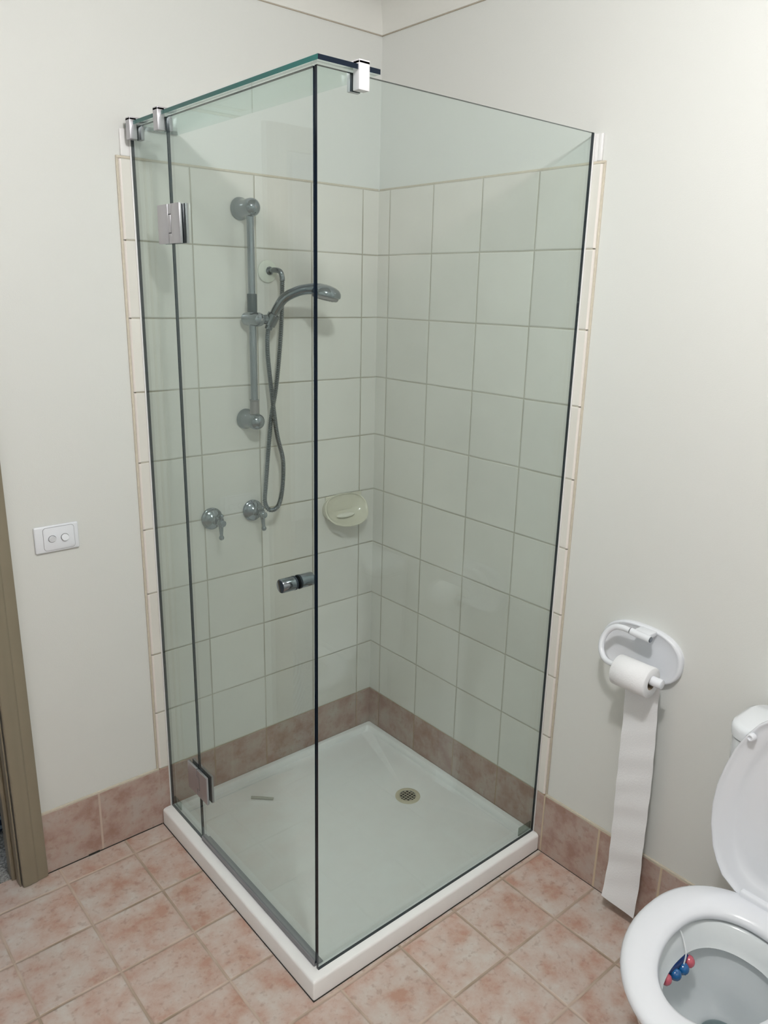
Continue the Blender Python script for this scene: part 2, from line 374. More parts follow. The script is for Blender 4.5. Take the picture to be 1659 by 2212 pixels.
# striped fabric bag standing in the next room
def stripe_mat():
    m, nt, b = newmat('navy and white striped fabric'); tc = N(nt, 'ShaderNodeTexCoord'); mp = N(nt, 'ShaderNodeMapping'); mp.inputs['Rotation'].default_value = (0, 0.9, 0)
    wv = N(nt, 'ShaderNodeTexWave'); wv.inputs['Scale'].default_value = 11; wv.inputs['Distortion'].default_value = 1.5; wv.inputs['Detail'].default_value = 1
    nt.links.new(tc.outputs['Object'], mp.inputs[0]); nt.links.new(mp.outputs[0], wv.inputs[0]); r = N(nt, 'ShaderNodeValToRGB'); r.color_ramp.elements[0].position = 0.6; r.color_ramp.elements[1].position = 0.75
    r.color_ramp.elements[0].color = (0.008, 0.02, 0.05, 1); r.color_ramp.elements[1].color = (0.25, 0.32, 0.4, 1)
    nt.links.new(wv.outputs['Fac'], r.inputs[0]); nt.links.new(r.outputs[0], b.inputs['Base Color']); b.inputs['Roughness'].default_value = 0.9; return m
bm = B()
rings = []
for i, (z, s) in enumerate([(0.006, 0.9), (0.03, 1.0), (0.12, 1.04), (0.22, 1.0), (0.27, 0.9), (0.30, 0.6), (0.305, 0.2)]):
    rings.append([(-1.395 + 0.150*s*math.cos(a)*(1+0.05*math.sin(3*a+i)), 0.33 + 0.11*s*math.sin(a)*(1+0.06*math.cos(2*a-i)), z) for a in [2*PI*k/28 for k in range(28)]])
loft(bm, rings, cap0=True, cap1=True)
o = obj('cloth_bag', bm, stripe_mat()); tag(o, 'navy and white striped cloth bag on the grey carpet beyond the doorway', 'bag'); setcentre(o, (-1.41, 0.36, 0.0))

# ceiling lamp (above the frame, lights the room)
cl = thing('ceiling_light', 'round white ceiling light fitting above the middle of the bathroom', 'light', (LAMP.x, LAMP.y, ZC))
bm = B(); lathe(bm, [(0, 0.09), (0.012, 0.09), (0.02, 0.06), (0.03, 0.025), (0.045, 0.022)], (LAMP.x, LAMP.y, ZC), (0, 0, -1)); obj('mounting_base', bm, mPlas, cl)

# ------------------------------------------------------------------ shower tray
tx, ty = -0.866, -0.850
tray = thing('shower_tray', 'square white acrylic shower tray on the terracotta floor in the tiled corner', 'shower tray', (tx/2, ty/2, 0))
def rr(x0, x1, y0, y1, r, z, n=5):
    pts = []
    for cx, cy, a0 in ((x1-r, y1-r, 0), (x0+r, y1-r, PI/2), (x0+r, y0+r, PI), (x1-r, y0+r, 1.5*PI)):
        for k in range(n+1):
            a = a0 + PI/2*k/n; pts.append((cx + r*math.cos(a), cy + r*math.sin(a), z))
    return pts
def dens(p, k=14):
    out = []
    for i in range(len(p)):
        a = Vector(p[i]); b = Vector(p[(i+1) % len(p)]); out.append(tuple(a))
        if i % 6 == 5:
            for q in range(1, k): out.append(tuple(a.lerp(b, q/k)))
    return out
bm = B()
def trr(i, z, r):
    j = min(i, 0.05) * 0.45 if i > 0.02 else 0.0005   # narrower rim along the walls
    return dens(rr(tx+i, -0.001-j, ty+i, -0.001-j, r, z))
rs = [trr(0.0, 0.003, 0.004), trr(0.0, 0.050, 0.004), trr(0.0015, 0.0545, 0.005), trr(0.005, 0.057, 0.007), trr(0.036, 0.057, 0.012), trr(0.041, 0.055, 0.014),
      trr(0.056, 0.041, 0.02), trr(0.066, 0.0375, 0.03), trr(0.085, 0.035, 0.04)]
dcx, dcy = -0.170, -0.420
rs.append([((dcx + 0.05*math.cos(a)), dcy + 0.05*math.sin(a), 0.0285) for a in [math.atan2(p[1]-dcy, p[0]-dcx) for p in rs[-1]]])
rs.append([((dcx + 0.043*math.cos(a)), dcy + 0.043*math.sin(a), 0.0275) for a in [math.atan2(p[1]-dcy, p[0]-dcx) for p in rs[-2]]])
loft(bm, rs, cap0=True, cap1=True); obj('tray_base', bm, mTray, tray, sharp=50)
# dark joint along the floor
bm = B(); box(bm, tx-0.0015, -0.001, ty-0.0015, -0.001, 0.0, 0.003); obj('sealant', bm, mGrout, tray)
bm = B(); lathe(bm, [(0, 0.043), (0.002, 0.0425), (0.0032, 0.039), (0.0035, 0.031), (0.0028, 0.0285)], (dcx, dcy, 0.0275), (0, 0, 1), 48, cap=False); dg = obj('drain', bm, mBeige, tray)
bm = B(); lathe(bm, [(0, 0.0), (0.0001, 0.0285)], (dcx, dcy, 0.0278), (0, 0, 1), 40); obj('drain_hole', bm, mDark, dg)
bm = B()
for fam in (0, 1):
    for k in range(-2, 3):
        d = k*0.0106; h = math.sqrt(max(0, 0.0285**2 - d*d))
        a = math.radians(8 if fam == 0 else 98)
        dirv = Vector((math.cos(a), math.sin(a), 0)); nv = Vector((-math.sin(a), math.cos(a), 0))
        c0 = Vector((dcx, dcy, 0.0292)) + nv*d
        tube(bm, [c0 - dirv*h, c0 + dirv*h], 0.00095, 6)
obj('drain_grate', bm, mBeige, dg)
# plastic off-cut lying in the tray
bm = B(); tube(bm, [Vector((-0.600, -0.108, 0.0395)), Vector((-0.572, -0.133, 0.0395)), Vector((-0.545, -0.161, 0.0395))], 0.0045, 10)
o = obj('plastic_strip', bm, simple('pale grey vinyl', (0.42, 0.43, 0.38), 0.5)); tag(o, 'short pale grey plastic strip lying loose in the shower tray', 'strip'); setcentre(o, (-0.572, -0.133, 0.035))

# ------------------------------------------------------------------ glass enclosure
GX0, GX1 = -0.8345, -0.8260       # door plane
GY0, GY1 = -0.8260, -0.8180       # side panel plane
HT = 2.0735
scr = thing('shower_screen', 'frameless clear glass shower screen standing on the white tray', 'shower screen', (GX0, GY0, 0.057))
def pane(name, x0, x1, y0, y1, z0, z1, thin, emat=mEdge, teal=None, clear=None):
    """thin = axis across the pane; its two big faces get the clear glass, the rest the edge material"""
    bm = B(); fs = box(bm, x0, x1, y0, y1, z0, z1)
    ax = 'xyz'.index(thin)
    bm.normal_update()
    bmesh.ops.recalc_face_normals(bm, faces=bm.faces)
    for f in fs:
        if abs(f.normal[ax]) > 0.9: f.material_index = 0
        elif clear and f.normal.dot(Vector(clear)) > 0.9: f.material_index = 0
        elif teal and f.normal.dot(Vector(teal)) > 0.9: f.material_index = 2
        else: f.material_index = 1
    return obj(name, bm, [mGlass, emat, mEdgeLit], scr)
GAP = -0.214
pane('fixed_panel', GX0, GX1, GAP+0.0015, -0.004, 0.0572, HT, 'x')
dp = pane('door_panel', GX0, GX1, -0.813, GAP-0.0015, 0.068, HT, 'x', clear=(0, 1, 0))
pane('side_panel', GX0, -0.004, GY0, GY1, 0.0572, HT, 'y')
pane('header_panel', -0.845, -0.702, -0.843, -0.0005, 2.0765, 2.0855, 'z', teal=(-1, 0, 0), clear=(1, 0, 0))
# bottom seal of the door
bm = B(); box(bm, GX0-0.003, GX1+0.003, -0.811, GAP-0.003, 0.0572, 0.074, bev=0.001); box(bm, GX0-0.0035, GX0-0.0005, -0.811, GAP-0.003, 0.0595, 0.0615)
box(bm, GX1+0.001, GX1+0.016, -0.811, GAP-0.003, 0.0572, 0.060); obj('door_seal', bm, mSeal, dp)
# knob: two short cylinders either side of the glass
ky, kz = -0.7372, 1.062
for s in (-1, 1):
    bm = B(); x = GX0 if s < 0 else GX1
    lathe(bm, [(0, 0.0145), (0.0045, 0.0145), (0.0045, 0.0158), (0.036, 0.0158), (0.0375, 0.0150), (0.0378, 0.0135)], (x, ky, kz), (s, 0, 0), 40)
    k = obj('door_knob', bm, mChrome, dp)
    bm = B(); lathe(bm, [(0.0, 0.0162), (0.0042, 0.0162)], (x, ky, kz), (s, 0, 0), 32); obj('rubber_washer', bm, mRubber, k)
# hinges: plates clamped on both faces, with the pivot barrel notched into the fixed side
def hinge(zc):
    h = obj('hinge', _hinge_bm(zc), [mSatin, mRubber], scr); return h
def _hinge_bm(zc):
    bm = B(); H = 0.0455
    for x0, x1 in ((GX0-0.0075, GX0-0.001), (GX1+0.001, GX1+0.0075)):
        box(bm, x0, x1, GAP+0.0035, GAP+0.060, zc-H, zc+H, bev=0.0008)      # fixed leaf
        # door leaf with a notch around the barrel
        box(bm, x0, x1, GAP-0.060, GAP-0.0135, zc-H, zc+H, bev=0.0008)
        box(bm, x0, x1, GAP-0.0135, GAP+0.0005, zc-H, zc-0.0225, bev=0.0006)
        box(bm, x0, x1, GAP-0.0135, GAP+0.0005, zc+0.0225, zc+H, bev=0.0006)
        box(bm, x0, x1, GAP-0.0110, GAP+0.0030, zc-0.0205, zc+0.0205, bev=0.0006)
        box(bm, x0+0.0012, x1-0.0012, GAP-0.0138, GAP+0.0038, zc-0.0228, zc+0.0228, mi=1)
    box(bm, GX0-0.001, GX1+0.001, GAP-0.012, GAP+0.012, zc-H+0.003, zc+H-0.003, mi=1)
    box(bm, GX0-0.001, GX0, GAP-0.058, GAP+0.058, zc-H+0.001, zc+H-0.001, mi=1); box(bm, GX1, GX1+0.001, GAP-0.058, GAP+0.058, zc-H+0.001, zc+H-0.001, mi=1)
    return bm
hinge(1.835); hinge(0.262)
# square clamps that carry the header
def clamp_left(y):
    bm = B(); z0, z1 = HT-0.030, 2.0865
    box(bm, GX0-0.0195, GX0-0.001, y-0.0125, y+0.0125, z0, z1+0.006, bev=0.001)
    box(bm, GX0-0.0195, GX1+0.022, y-0.0125, y+0.0125, z1+0.0005, z1+0.0075, bev=0.001)
    box(bm, GX1+0.001, GX1+0.009, y-0.0125, y+0.0125, z0, HT+0.001, bev=0.001)
    box(bm, GX0-0.001, GX0-0.0002, y-0.012, y+0.012, z0+0.001, HT, mi=1); box(bm, GX1+0.0002, GX1+0.001, y-0.012, y+0.012, z0+0.001, HT, mi=1)
    return obj('clamp', bm, [mSatin, mRubber], scr)
clamp_left(-0.036); clamp_left(-0.197)
bm = B(); cx = -0.742; z0, z1 = HT-0.030, 2.0865
box(bm, cx-0.0125, cx+0.0125, GY0-0.0195, GY0-0.001, z0, z1+0.006, bev=0.001)
box(bm, cx-0.0125, cx+0.0125, GY0-0.0195, GY1+0.022, z1+0.0005, z1+0.0075, bev=0.001)
box(bm, cx-0.0125, cx+0.0125, GY1+0.001, GY1+0.009, z0, HT+0.001, bev=0.001)
box(bm, cx-0.012, cx+0.012, GY0-0.001, GY0-0.0002, z0+0.001, HT, mi=1); box(bm, cx-0.012, cx+0.012, GY1+0.0002, GY1+0.001, z0+0.001, HT, mi=1)
obj('clamp', bm, [simple('bright brushed steel', (0.78, 0.77, 0.80), 0.42, metal=0.55), mRubber], scr)
# clear corner brackets inside the foot of the glass
bm = B(); box(bm, -0.062, -0.004, GY1+0.0005, GY1+0.005, 0.058, 0.088, bev=0.0018); obj('corner_bracket', bm, mClear, scr)
bm = B(); box(bm, GX1+0.0005, GX1+0.005, -0.050, -0.004, 0.058, 0.088, bev=0.0018); obj('corner_bracket', bm, mClear, scr)

# ------------------------------------------------------------------ shower rail on the left wall
RX, RY = -0.5205, -0.058
rail = thing('shower_rail', 'chrome vertical shower slide rail mounted on the cream tiles', 'shower rail', (RX, 0, 1.30))
bm = B(); tube(bm, [Vector((RX, RY, 1.31)), Vector((RX, RY, 1.90))], 0.0105, 24); obj('rail_tube', bm, mChrome, rail)
for z in (1.908, 1.302):
    bm = B()
    # flared foot on the wall, neck, and round end knob
    lathe(bm, [(0, 0.0290), (0.004, 0.0315), (0.010, 0.0305), (0.016, 0.0270), (0.024, 0.0250), (0.040, 0.0240), (0.055, 0.0247), (0.066, 0.0252), (0.076, 0.0235), (0.084, 0.0175), (0.0885, 0.0085), (0.090, 0.0)], (RX, 0.0, z), (0, -1, 0), 40)
    if z > 1.6: box(bm, RX-0.006, RX+0.006, RY-0.01, RY+0.01, z-0.027, z-0.02)
    br = obj('wall_bracket', bm, mChrome, rail)
    bm = B(); lathe(bm, [(0, 0.003), (0.0012, 0.0025)], (RX+0.001, -0.0893, z), (0, -1, 0), 14); obj('screw_cap', bm, mGreyPl, br)
bm = B(); lathe(bm, [(0, 0.0135), (0.003, 0.0145), (0.005, 0.0135), (0.040, 0.0130), (0.042, 0.0145), (0.045, 0.0145)], (RX, RY, 1.322), (0, 0, 1), 24); obj('lower_sleeve', bm, mGreyPl, rail)
bm = B(); lathe(bm, [(0, 0.0132), (0.002, 0.0142), (0.050, 0.0142), (0.052, 0.0130)], (RX, RY, 1.622), (0, 0, 1), 24); obj('sliding_sleeve', bm, mSleeve, rail)
# slider body with side holder
bm = B()
lathe(bm, [(0, 0.012), (0.003, 0.0185), (0.010, 0.0195), (0.045, 0.0200), (0.062, 0.0205), (0.071, 0.0175), (0.076, 0.0100), (0.0772, 0.0)], (RX-0.002, RY+0.036, 1.602), (0.12, -1, 0), 36)
sl = obj('slider', bm, mChrome, rail)
bm = B(); lathe(bm, [(0, 0.0032), (0.002, 0.0028)], (RX+0.0072, RY-0.0405, 1.602), (0.12, -1, 0), 12); obj('screw_cap', bm, mGreyPl, sl)
hx, hy, hz = RX+0.052, RY-0.020, 1.602
bm = B(); lathe(bm, [(0, 0.0125), (0.020, 0.0135), (0.034, 0.014)], (RX+0.008, RY-0.01, 1.602), (hx-RX, hy-RY+0.01, 0), 28)
hdir = Vector((0.42, -0.36, 1.0)).normalized()
lathe(bm, [(0, 0.0160), (0.002, 0.0182), (0.034, 0.0190), (0.036, 0.0175)], Vector((hx+0.001, hy, hz)) - hdir*0.019, hdir, 28)
obj('holder_cup', bm, mChrome, sl)

# hand shower + hose
H0 = Vector((hx-0.008, hy+0.006, hz-0.028))
hs = thing('hand_shower', 'chrome curved hand shower resting in the slide rail holder', 'hand shower', tuple(H0))
hp = smooth_path([H0, (hx+0.004, hy-0.004, hz+0.010), (hx+0.012, hy-0.015, 1.636), (-0.441, -0.108, 1.664), (-0.412, -0.130, 1.683), (-0.388, -0.147, 1.690), (-0.366, -0.163, 1.691), (-0.344, -0.179, 1.686)], 8)
n = len(hp); rad = []
for i in range(n):
    t = i/(n-1); rad.append(0.0110 + 0.0035*min(1, t*2.2) + 0.0045*max(0, (t-0.70)/0.30))
bm = B(); tube(bm, hp, rad, 24)
# head: flattened dome leaning forward
ha = Vector((-0.17, 0.13, -1.0)).normalized()
hc = Vector((-0.340, -0.181, 1.6975))
lathe(bm, [(-0.006, 0.0), (-0.0055, 0.010), (-0.002, 0.026), (0.004, 0.0375), (0.012, 0.0435), (0.020, 0.0450), (0.025, 0.0440), (0.027, 0.041)], hc, ha, 44)
obj('shower_handle', bm, mChrome, hs)
bm = B(); lathe(bm, [(0.0265, 0.0405), (0.034, 0.038), (0.037, 0.033), (0.0375, 0.0)], hc, ha, 44)
for q in range(3):
    for k in range(6 + 6*q):
        a = 2*PI*k/(6+6*q); t = ha.cross(Vector((1, 0, 0))).normalized(); s = ha.cross(t)
        ball(bm, hc + ha*0.0375 + (t*math.cos(a) + s*math.sin(a))*(0.008+0.008*q), 0.0014, 6)
obj('spray_face', bm, mGreyPl, hs)
def hose_bm(pts, r):
    P = smooth_path(pts, 22)
    # resample at even steps, ribs as alternating radius
    L = [0]
    for i in range(1, len(P)): L.append(L[-1] + (P[i]-P[i-1]).length)
    out, rad = [], []; step = 0.0018; d = 0; j = 0; k = 0
    while d < L[-1]:
        while L[j+1] < d: j += 1
        t = (d-L[j])/max(1e-9, L[j+1]-L[j]); out.append(P[j].lerp(P[j+1], t)); rad.append(r*(1.0 if k % 3 else 0.80)); d += step; k += 1
    bm = B(); tube(bm, out, rad, 10); return bm
hose = [(-0.4120, -0.052, 1.716), (-0.4135, -0.053, 1.69), (-0.4185, -0.050, 1.56), (-0.435, -0.047, 1.4076), (-0.457, -0.050, 1.3094), (-0.4735, -0.053, 1.1946), (-0.489, -0.060, 1.0925), (-0.4945, -0.064, 1.045), (-0.486, -0.074, 1.0205),
        (-0.462, -0.076, 1.0215), (-0.442, -0.068, 1.040), (-0.4245, -0.055, 1.075), (-0.4165, -0.050, 1.125), (-0.4220, -0.055, 1.180), (-0.4420, -0.058, 1.2497), (-0.457, -0.063, 1.3376), (-0.4745, -0.066, 1.4789), tuple(H0 - Vector((0.003, -0.001, 0.035))), tuple(H0)]
obj('hose', hose_bm(hose, 0.0074), mChrome, hs)

# wall elbow
el = thing('wall_elbow', 'round off-white wall plate with chrome elbow beside the slide rail', 'pipe outlet', (-0.432, 0, 1.739))
bm = B(); lathe(bm, [(0, 0.0325), (0.002, 0.0330), (0.005, 0.0322), (0.007, 0.028), (0.0085, 0.012)], (-0.4325, 0, 1.739), (0, -1, 0), 44); obj('cover_plate', bm, mDisc, el)
bm = B(); lathe(bm, [(0.006, 0.0125), (0.012, 0.0125), (0.016, 0.0095)], (-0.4285, 0, 1.7405), (0, -1, 0), 24)
tube(bm, smooth_path([(-0.4285, -0.008, 1.7405), (-0.424, -0.030, 1.7430), (-0.4155, -0.047, 1.7385), (-0.4120, -0.052, 1.722), (-0.4120, -0.052, 1.712)], 8), [0.0078]*33, 18)
obj('elbow', bm, mChrome, el)

# ------------------------------------------------------------------ taps
def tap(x, z, label, yaw=0.0):
    t = thing('shower_tap', label, 'tap', (x, 0, z), 'shower taps on the tiled wall')
    bm = B(); lathe(bm, [(0, 0.0335), (0.005, 0.0345), (0.009, 0.0340), (0.012, 0.0300), (0.0145, 0.0285), (0.017, 0.0290), (0.022, 0.0225), (0.026, 0.0135), (0.0275, 0.0125), (0.038, 0.0120), (0.040, 0.0085)], (x, 0, z), (0, -1, 0), 44); obj('flange', bm, mChrome, t)
    bm = B(); lathe(bm, [(0.036, 0.0068), (0.056, 0.0068)], (x, 0, z), (0, -1, 0), 20)
    obj('spindle', bm, mChrome, t)
    bm = B(); c = Vector((x, -0.062, z))
    ball(bm, c, 0.0125, 24, sc=(1, 1.05, 1)); lathe(bm, [(0.010, 0.0105), (0.0155, 0.0100), (0.0168, 0.0085)], c, (0, -1, 0), 24)
    for ang, L, rb in ((90+yaw, 0.0215, 0.0066), (-90+yaw, 0.0460, 0.0080)):
        d = Vector((math.cos(math.radians(ang)), -0.15, math.sin(math.radians(ang)))).normalized()
        lathe(bm, [(0.006, 0.0085), (0.014, 0.0072), (L-0.010, 0.0050), (L-0.002, 0.0055)], c, d, 18); ball(bm, c + d*L, rb, 20)
    obj('lever', bm, mChrome, t)
tap(-0.6500, 1.0035, 'chrome lever shower tap on the tiles, nearer the hinged door', -4)
tap(-0.5050, 1.0065, 'chrome lever shower tap with the hose loop draped over it', 2)

# ------------------------------------------------------------------ soap dish
sd = thing('soap_dish', 'oval cream ceramic soap dish fixed on the tiles near the corner', 'soap dish', (-0.145, 0, 0.94))
sx, sz = -0.146, 0.958
bm = B(); n = 48; rim, rim2, rows = [], [], []
def dish(a, s, dep):
    # a = angle around, s = scale of the outline, dep = distance from the wall at this point
    ca, sa = math.cos(a), math.sin(a)
    return Vector((sx + 0.088*s*(abs(ca)**0.85)*(1 if ca > 0 else -1), -dep, sz + 0.050*s*(abs(sa)**0.85)*(1 if sa > 0 else -1)))
def lip(a): return 0.012 + 0.060*(0.5-0.5*math.sin(a))**1.5
A = [2*PI*k/n for k in range(n)]
R = [[dish(a, 0.93, 0.0) for a in A], [dish(a, 0.98, lip(a)*0.5) for a in A], [dish(a, 1.03, lip(a)-0.002) for a in A], [dish(a, 1.03, lip(a)+0.0015) for a in A], [dish(a, 0.985, lip(a)+0.002) for a in A], [dish(a, 0.94, lip(a)-0.004) for a in A],
     [dish(a, 0.86, 0.009+0.55*(lip(a)-0.012)) for a in A], [dish(a, 0.72, 0.008+0.22*(lip(a)-0.012)) for a in A], [dish(a, 0.45, 0.007) for a in A], [dish(a, 0.02, 0.007) for a in A]]
loft(bm, R, cap0=True, cap1=True); obj('bowl', bm, mSoap, sd, sharp=60)
bm = B(); box(bm, sx-0.072, sx+0.086, -0.008, 0.0, sz-0.012, sz+0.047, bev=0.004, seg=3); obj('back_plate', bm, mSoap, sd)
bm = B(); ball(bm, (sx+0.004, -0.020, sz-0.026), 0.03, 20, sc=(1.3, 0.45, 0.28)); obj('soap_residue', bm, simple('dried soap', (0.74, 0.72, 0.64), 0.8, bump=1, bscale=90), sd)

# ------------------------------------------------------------------ light switch
sw = thing('light_switch', 'white double light switch on the painted wall beside the doorway', 'switch', (-1.11, WY, 1.027))
bm = B(); box(bm, -1.168, -1.052, -0.001, WY, 0.990, 1.064, bev=0.004, seg=3); obj('wall_plate', bm, mPlas, sw)
mSwGap = simple('switch shadow gap', (0.22, 0.22, 0.23), 0.6)  # grey colour stands in for shade around the insert and rockers
bm = B()
def rrxz(x0, x1, z0, z1, r, y): return [(p[0], y, p[1]) for p in rr(x0, x1, z0, z1, r, 0)]
loft(bm, [rrxz(-1.1455, -1.0645, 0.996, 1.059, 0.008, 0.0), rrxz(-1.1455, -1.0645, 0.996, 1.059, 0.008, -0.0022), rrxz(-1.1445, -1.0655, 0.997, 1.058, 0.008, -0.0028)], cap0=True, cap1=True)
obj('switch_insert', bm, mPlas, sw)
bm = B(); loft(bm, [rrxz(-1.1463, -1.0637, 0.9952, 1.0598, 0.0085, 0.0), rrxz(-1.1463, -1.0637, 0.9952, 1.0598, 0.0085, -0.0016)], cap0=True, cap1=True); obj('insert_gap', bm, mSwGap, sw)
for x, tilt in ((-1.1235, 0.30), (-1.0905, -0.30)):
    bm = B(); n = 24
    o1 = [(x + 0.0108*math.cos(a), -0.0029, 1.0275 + 0.0100*math.sin(a)) for a in [2*PI*k/n for k in range(n)]]
    loft(bm, [[(p[0]*1.0, -0.0024, p[2]) for p in o1], [(p[0], -0.0031, p[2]) for p in o1]], cap0=True, cap1=True); obj('rocker_shadow_gap', bm, mSwGap, sw)
    bm = B(); pr = [(x + 0.0094*math.cos(2*PI*k/n), 1.0275 + 0.0086*math.sin(2*PI*k/n)) for k in range(n)]
    loft(bm, [[(px, -0.003, pz) for px, pz in pr], [(px, -0.0068 - (pz-1.0275)*tilt - 0.0012*(1-abs(pz-1.0275)/0.0086), pz) for px, pz in pr]], cap0=True, cap1=True); obj('rocker', bm, mPlas, sw)

# ------------------------------------------------------------------ toilet roll holder and roll
th = thing('toilet_roll_holder', 'white oval wall plate with a looped toilet roll arm', 'toilet roll holder', (WX, -1.117, 0.79))
bm = B(); n = 56; cy, cz = -1.117, 0.792
def stad(s, sy=0.117, szz=0.076, e=0.82):
    out = []
    for k in range(n):
        a = 2*PI*k/n; ca, sa = math.cos(a), math.sin(a)
        out.append((cy + (sy*s)*(abs(ca)**e)*(1 if ca > 0 else -1), cz + (szz-(1-s)*0.09 if False else szz*s)*(abs(sa)**e)*(1 if sa > 0 else -1)))
    return out
loft(bm, [[(x, y, z) for y, z in stad(s)] for x, s in ((WX, 0.99), (WX-0.010, 1.0), (WX-0.016, 0.985), (WX-0.0175, 0.95), (WX-0.016, 0.91), (WX-0.013, 0.84), (WX-0.012, 0.5), (WX-0.012, 0.01))], cap0=True, cap1=True)
obj('back_plate', bm, mPlas, th, sharp=60)
ax0 = Vector((-0.086, -1.215, 0.772))
bm = B(); P = smooth_path([(-0.047, -1.105, 0.8600), (-0.047, -1.085, 0.8610), (-0.048, -1.062, 0.8560), (-0.052, -1.043, 0.838), (-0.060, -1.035, 0.812), (-0.070, -1.042, 0.788), (-0.080, -1.062, 0.773), (-0.086, -1.09, 0.772), (-0.086, -1.15, 0.772), ax0], 8)
tube(bm, P, 0.0078, 18); ar = obj('arm', bm, mPlas, th)
bm = B(); lathe(bm, [(0, 0.0125), (0.028, 0.0125), (0.030, 0.0115), (0.031, 0.009)], ax0 + Vector((0, 0.014, 0.0)), (0, -1, 0), 28); obj('end_knob', bm, mPlas, ar)
# bracket that clips the top of the arm to the plate
bm = B(); lathe(bm, [(0, 0.0092), (0.056, 0.0092)], (-0.047, -1.1075, 0.860), (0, -1, -0.06), 24)
box(bm, -0.044, WX-0.014, -1.158, -1.112, 0.8535, 0.8655, bev=0.002); obj('arm_bracket', bm, mPlas, th)
bm = B(); lathe(bm, [(0, 0.0086), (0.002, 0.0086)], (-0.047, -1.1055, 0.860), (0, -1, 0), 20); obj('collar', bm, mChrome, ar)
bm = B(); lathe(bm, [(0, 0.0075), (0.0015, 0.0078), (0.003, 0.006)], (-0.047, -1.1632, 0.8567), (0, -1, -0.06), 20); obj('screw_cap', bm, mChrome, th)

tr = thing('toilet_roll', 'part-used white toilet roll with a long trailing sheet reaching the floor', 'toilet roll', (-0.086, -1.155, 0.763))
RC = Vector((-0.088, -1.106, 0.7655)); rr0, rr1, RL = 0.0185, 0.0400, 0.098
bm = B(); lathe(bm, [(0, rr0), (0.0, rr1-0.002), (0.002, rr1), (RL-0.002, rr1), (RL, rr1-0.002), (RL, rr0), (0, rr0)], RC, (0, -1, 0), 56, cap=False); obj('paper_roll', bm, mPaper, tr, sharp=50)
bm = B(); lathe(bm, [(0.0005, rr0), (RL-0.0005, rr0), (RL-0.0005, rr0-0.001), (0.0005, rr0-0.001), (0.0005, rr0)], RC, (0, -1, 0), 32, cap=False); obj('cardboard_core', bm, mCard, tr)
# trailing sheet: comes off the wall side, hangs, curls out just above the floor
bm = B(); rows = []; nz = 90; ztop, zbot = RC.z, 0.050
for i in range(nz+1):
    t = i/nz; z = ztop + (zbot-ztop)*t
    xw = RC.x + rr1 + 0.0005 + 0.006*t + 0.0012*math.sin(t*7) + 0.0006*math.sin(t*31+1)
    if t > 0.84: xw -= 0.016*((t-0.84)/0.16)**1.7
    y0 = RC.y - 0.0005 - 0.016*t - 0.003*math.sin(t*4); row = []
    for k in range(9):
        s = k/8; yy = y0 - RL*s - (0.003*t)*s; zz = z - (0.012*math.sin(max(0, t-0.9)*9)*s)
        row.append((xw + 0.0016*math.sin(s*3.1 + t*11) + 0.0010*math.sin(t*61 + s*4), yy, zz))
    rows.append(row)
front = [[(x - 0.0003, y, z) for x, y, z in r] for r in rows]
V = loft(bm, rows, closed=False); V2 = loft(bm, front, closed=False)
bmesh.ops.reverse_faces(bm, faces=bm.faces[:])
obj('trailing_sheet', bm, mPaper, tr, sharp=80)

# ------------------------------------------------------------------ toilet
TY = -1.605
to = thing('toilet', 'white toilet with open seat and cistern against the right wall', 'toilet', (-0.40, TY, 0))
def egg(xf, xb, b, z, n=64, xc=-0.395, pf=1.0, pb=0.8, yo=0, sf=1.0):
    out = []
    for k in range(n):
        a = 2*PI*k/n; ca, sa = math.cos(a), math.sin(a)
        e = pf if ca > 0 else pb
        x = xc - (xc-xf if ca > 0 else xb-xc)*(abs(ca)**e)*(1 if ca > 0 else -1)
        y = TY + yo + b*(abs(sa)**(sf if ca > 0 else 0.9))*(1 if sa > 0 else -1)
        out.append((x, y, z))
    return out
# bowl outside, rim and inside in one skin
bm = B()
R = [egg(-0.48, -0.12, 0.115, 0.002), egg(-0.47, -0.12, 0.105, 0.05), egg(-0.46, -0.12, 0.10, 0.15), egg(-0.52, -0.13, 0.125, 0.25), egg(-0.60, -0.15, 0.155, 0.33), egg(-0.620, -0.17, 0.165, 0.375), egg(-0.625, -0.175, 0.168, 0.395), egg(-0.620, -0.18, 0.163, 0.402),
     egg(-0.585, -0.262, 0.122, 0.402), egg(-0.578, -0.268, 0.116, 0.397), egg(-0.568, -0.277, 0.106, 0.365), egg(-0.558, -0.286, 0.098, 0.352), egg(-0.560, -0.284, 0.100, 0.3495), egg(-0.573, -0.272, 0.112, 0.3515),
     egg(-0.572, -0.273, 0.111, 0.335), egg(-0.560, -0.28, 0.106, 0.29), egg(-0.52, -0.288, 0.090, 0.24, xc=-0.385), egg(-0.455, -0.292, 0.068, 0.205, xc=-0.365), egg(-0.425, -0.295, 0.056, 0.196, xc=-0.355), egg(-0.41, -0.30, 0.049, 0.180, xc=-0.35), egg(-0.39, -0.30, 0.040, 0.10, xc=-0.345)]
loft(bm, R, cap0=True, cap1=True); obj('bowl', bm, mBowl, to, sharp=55)
bm = B(); rg = egg(-0.4145, -0.2985, 0.0505, 0.186, xc=-0.35); bm.faces.new([bm.verts.new(p) for p in rg])
wm, nt, b = newmat('toilet water'); b.inputs['Transmission Weight'].default_value = 0.9; b.inputs['IOR'].default_value = 1.33; b.inputs['Roughness'].default_value = 0.02; b.inputs['Base Color'].default_value = (0.55, 0.68, 0.7, 1)
obj('water', bm, wm, to)
# pedestal back block
bm = B(); box(bm, -0.26, -0.012, TY-0.10, TY+0.10, 0.002, 0.40, bev=0.02, seg=4); obj('pedestal', bm, mPorc, to)
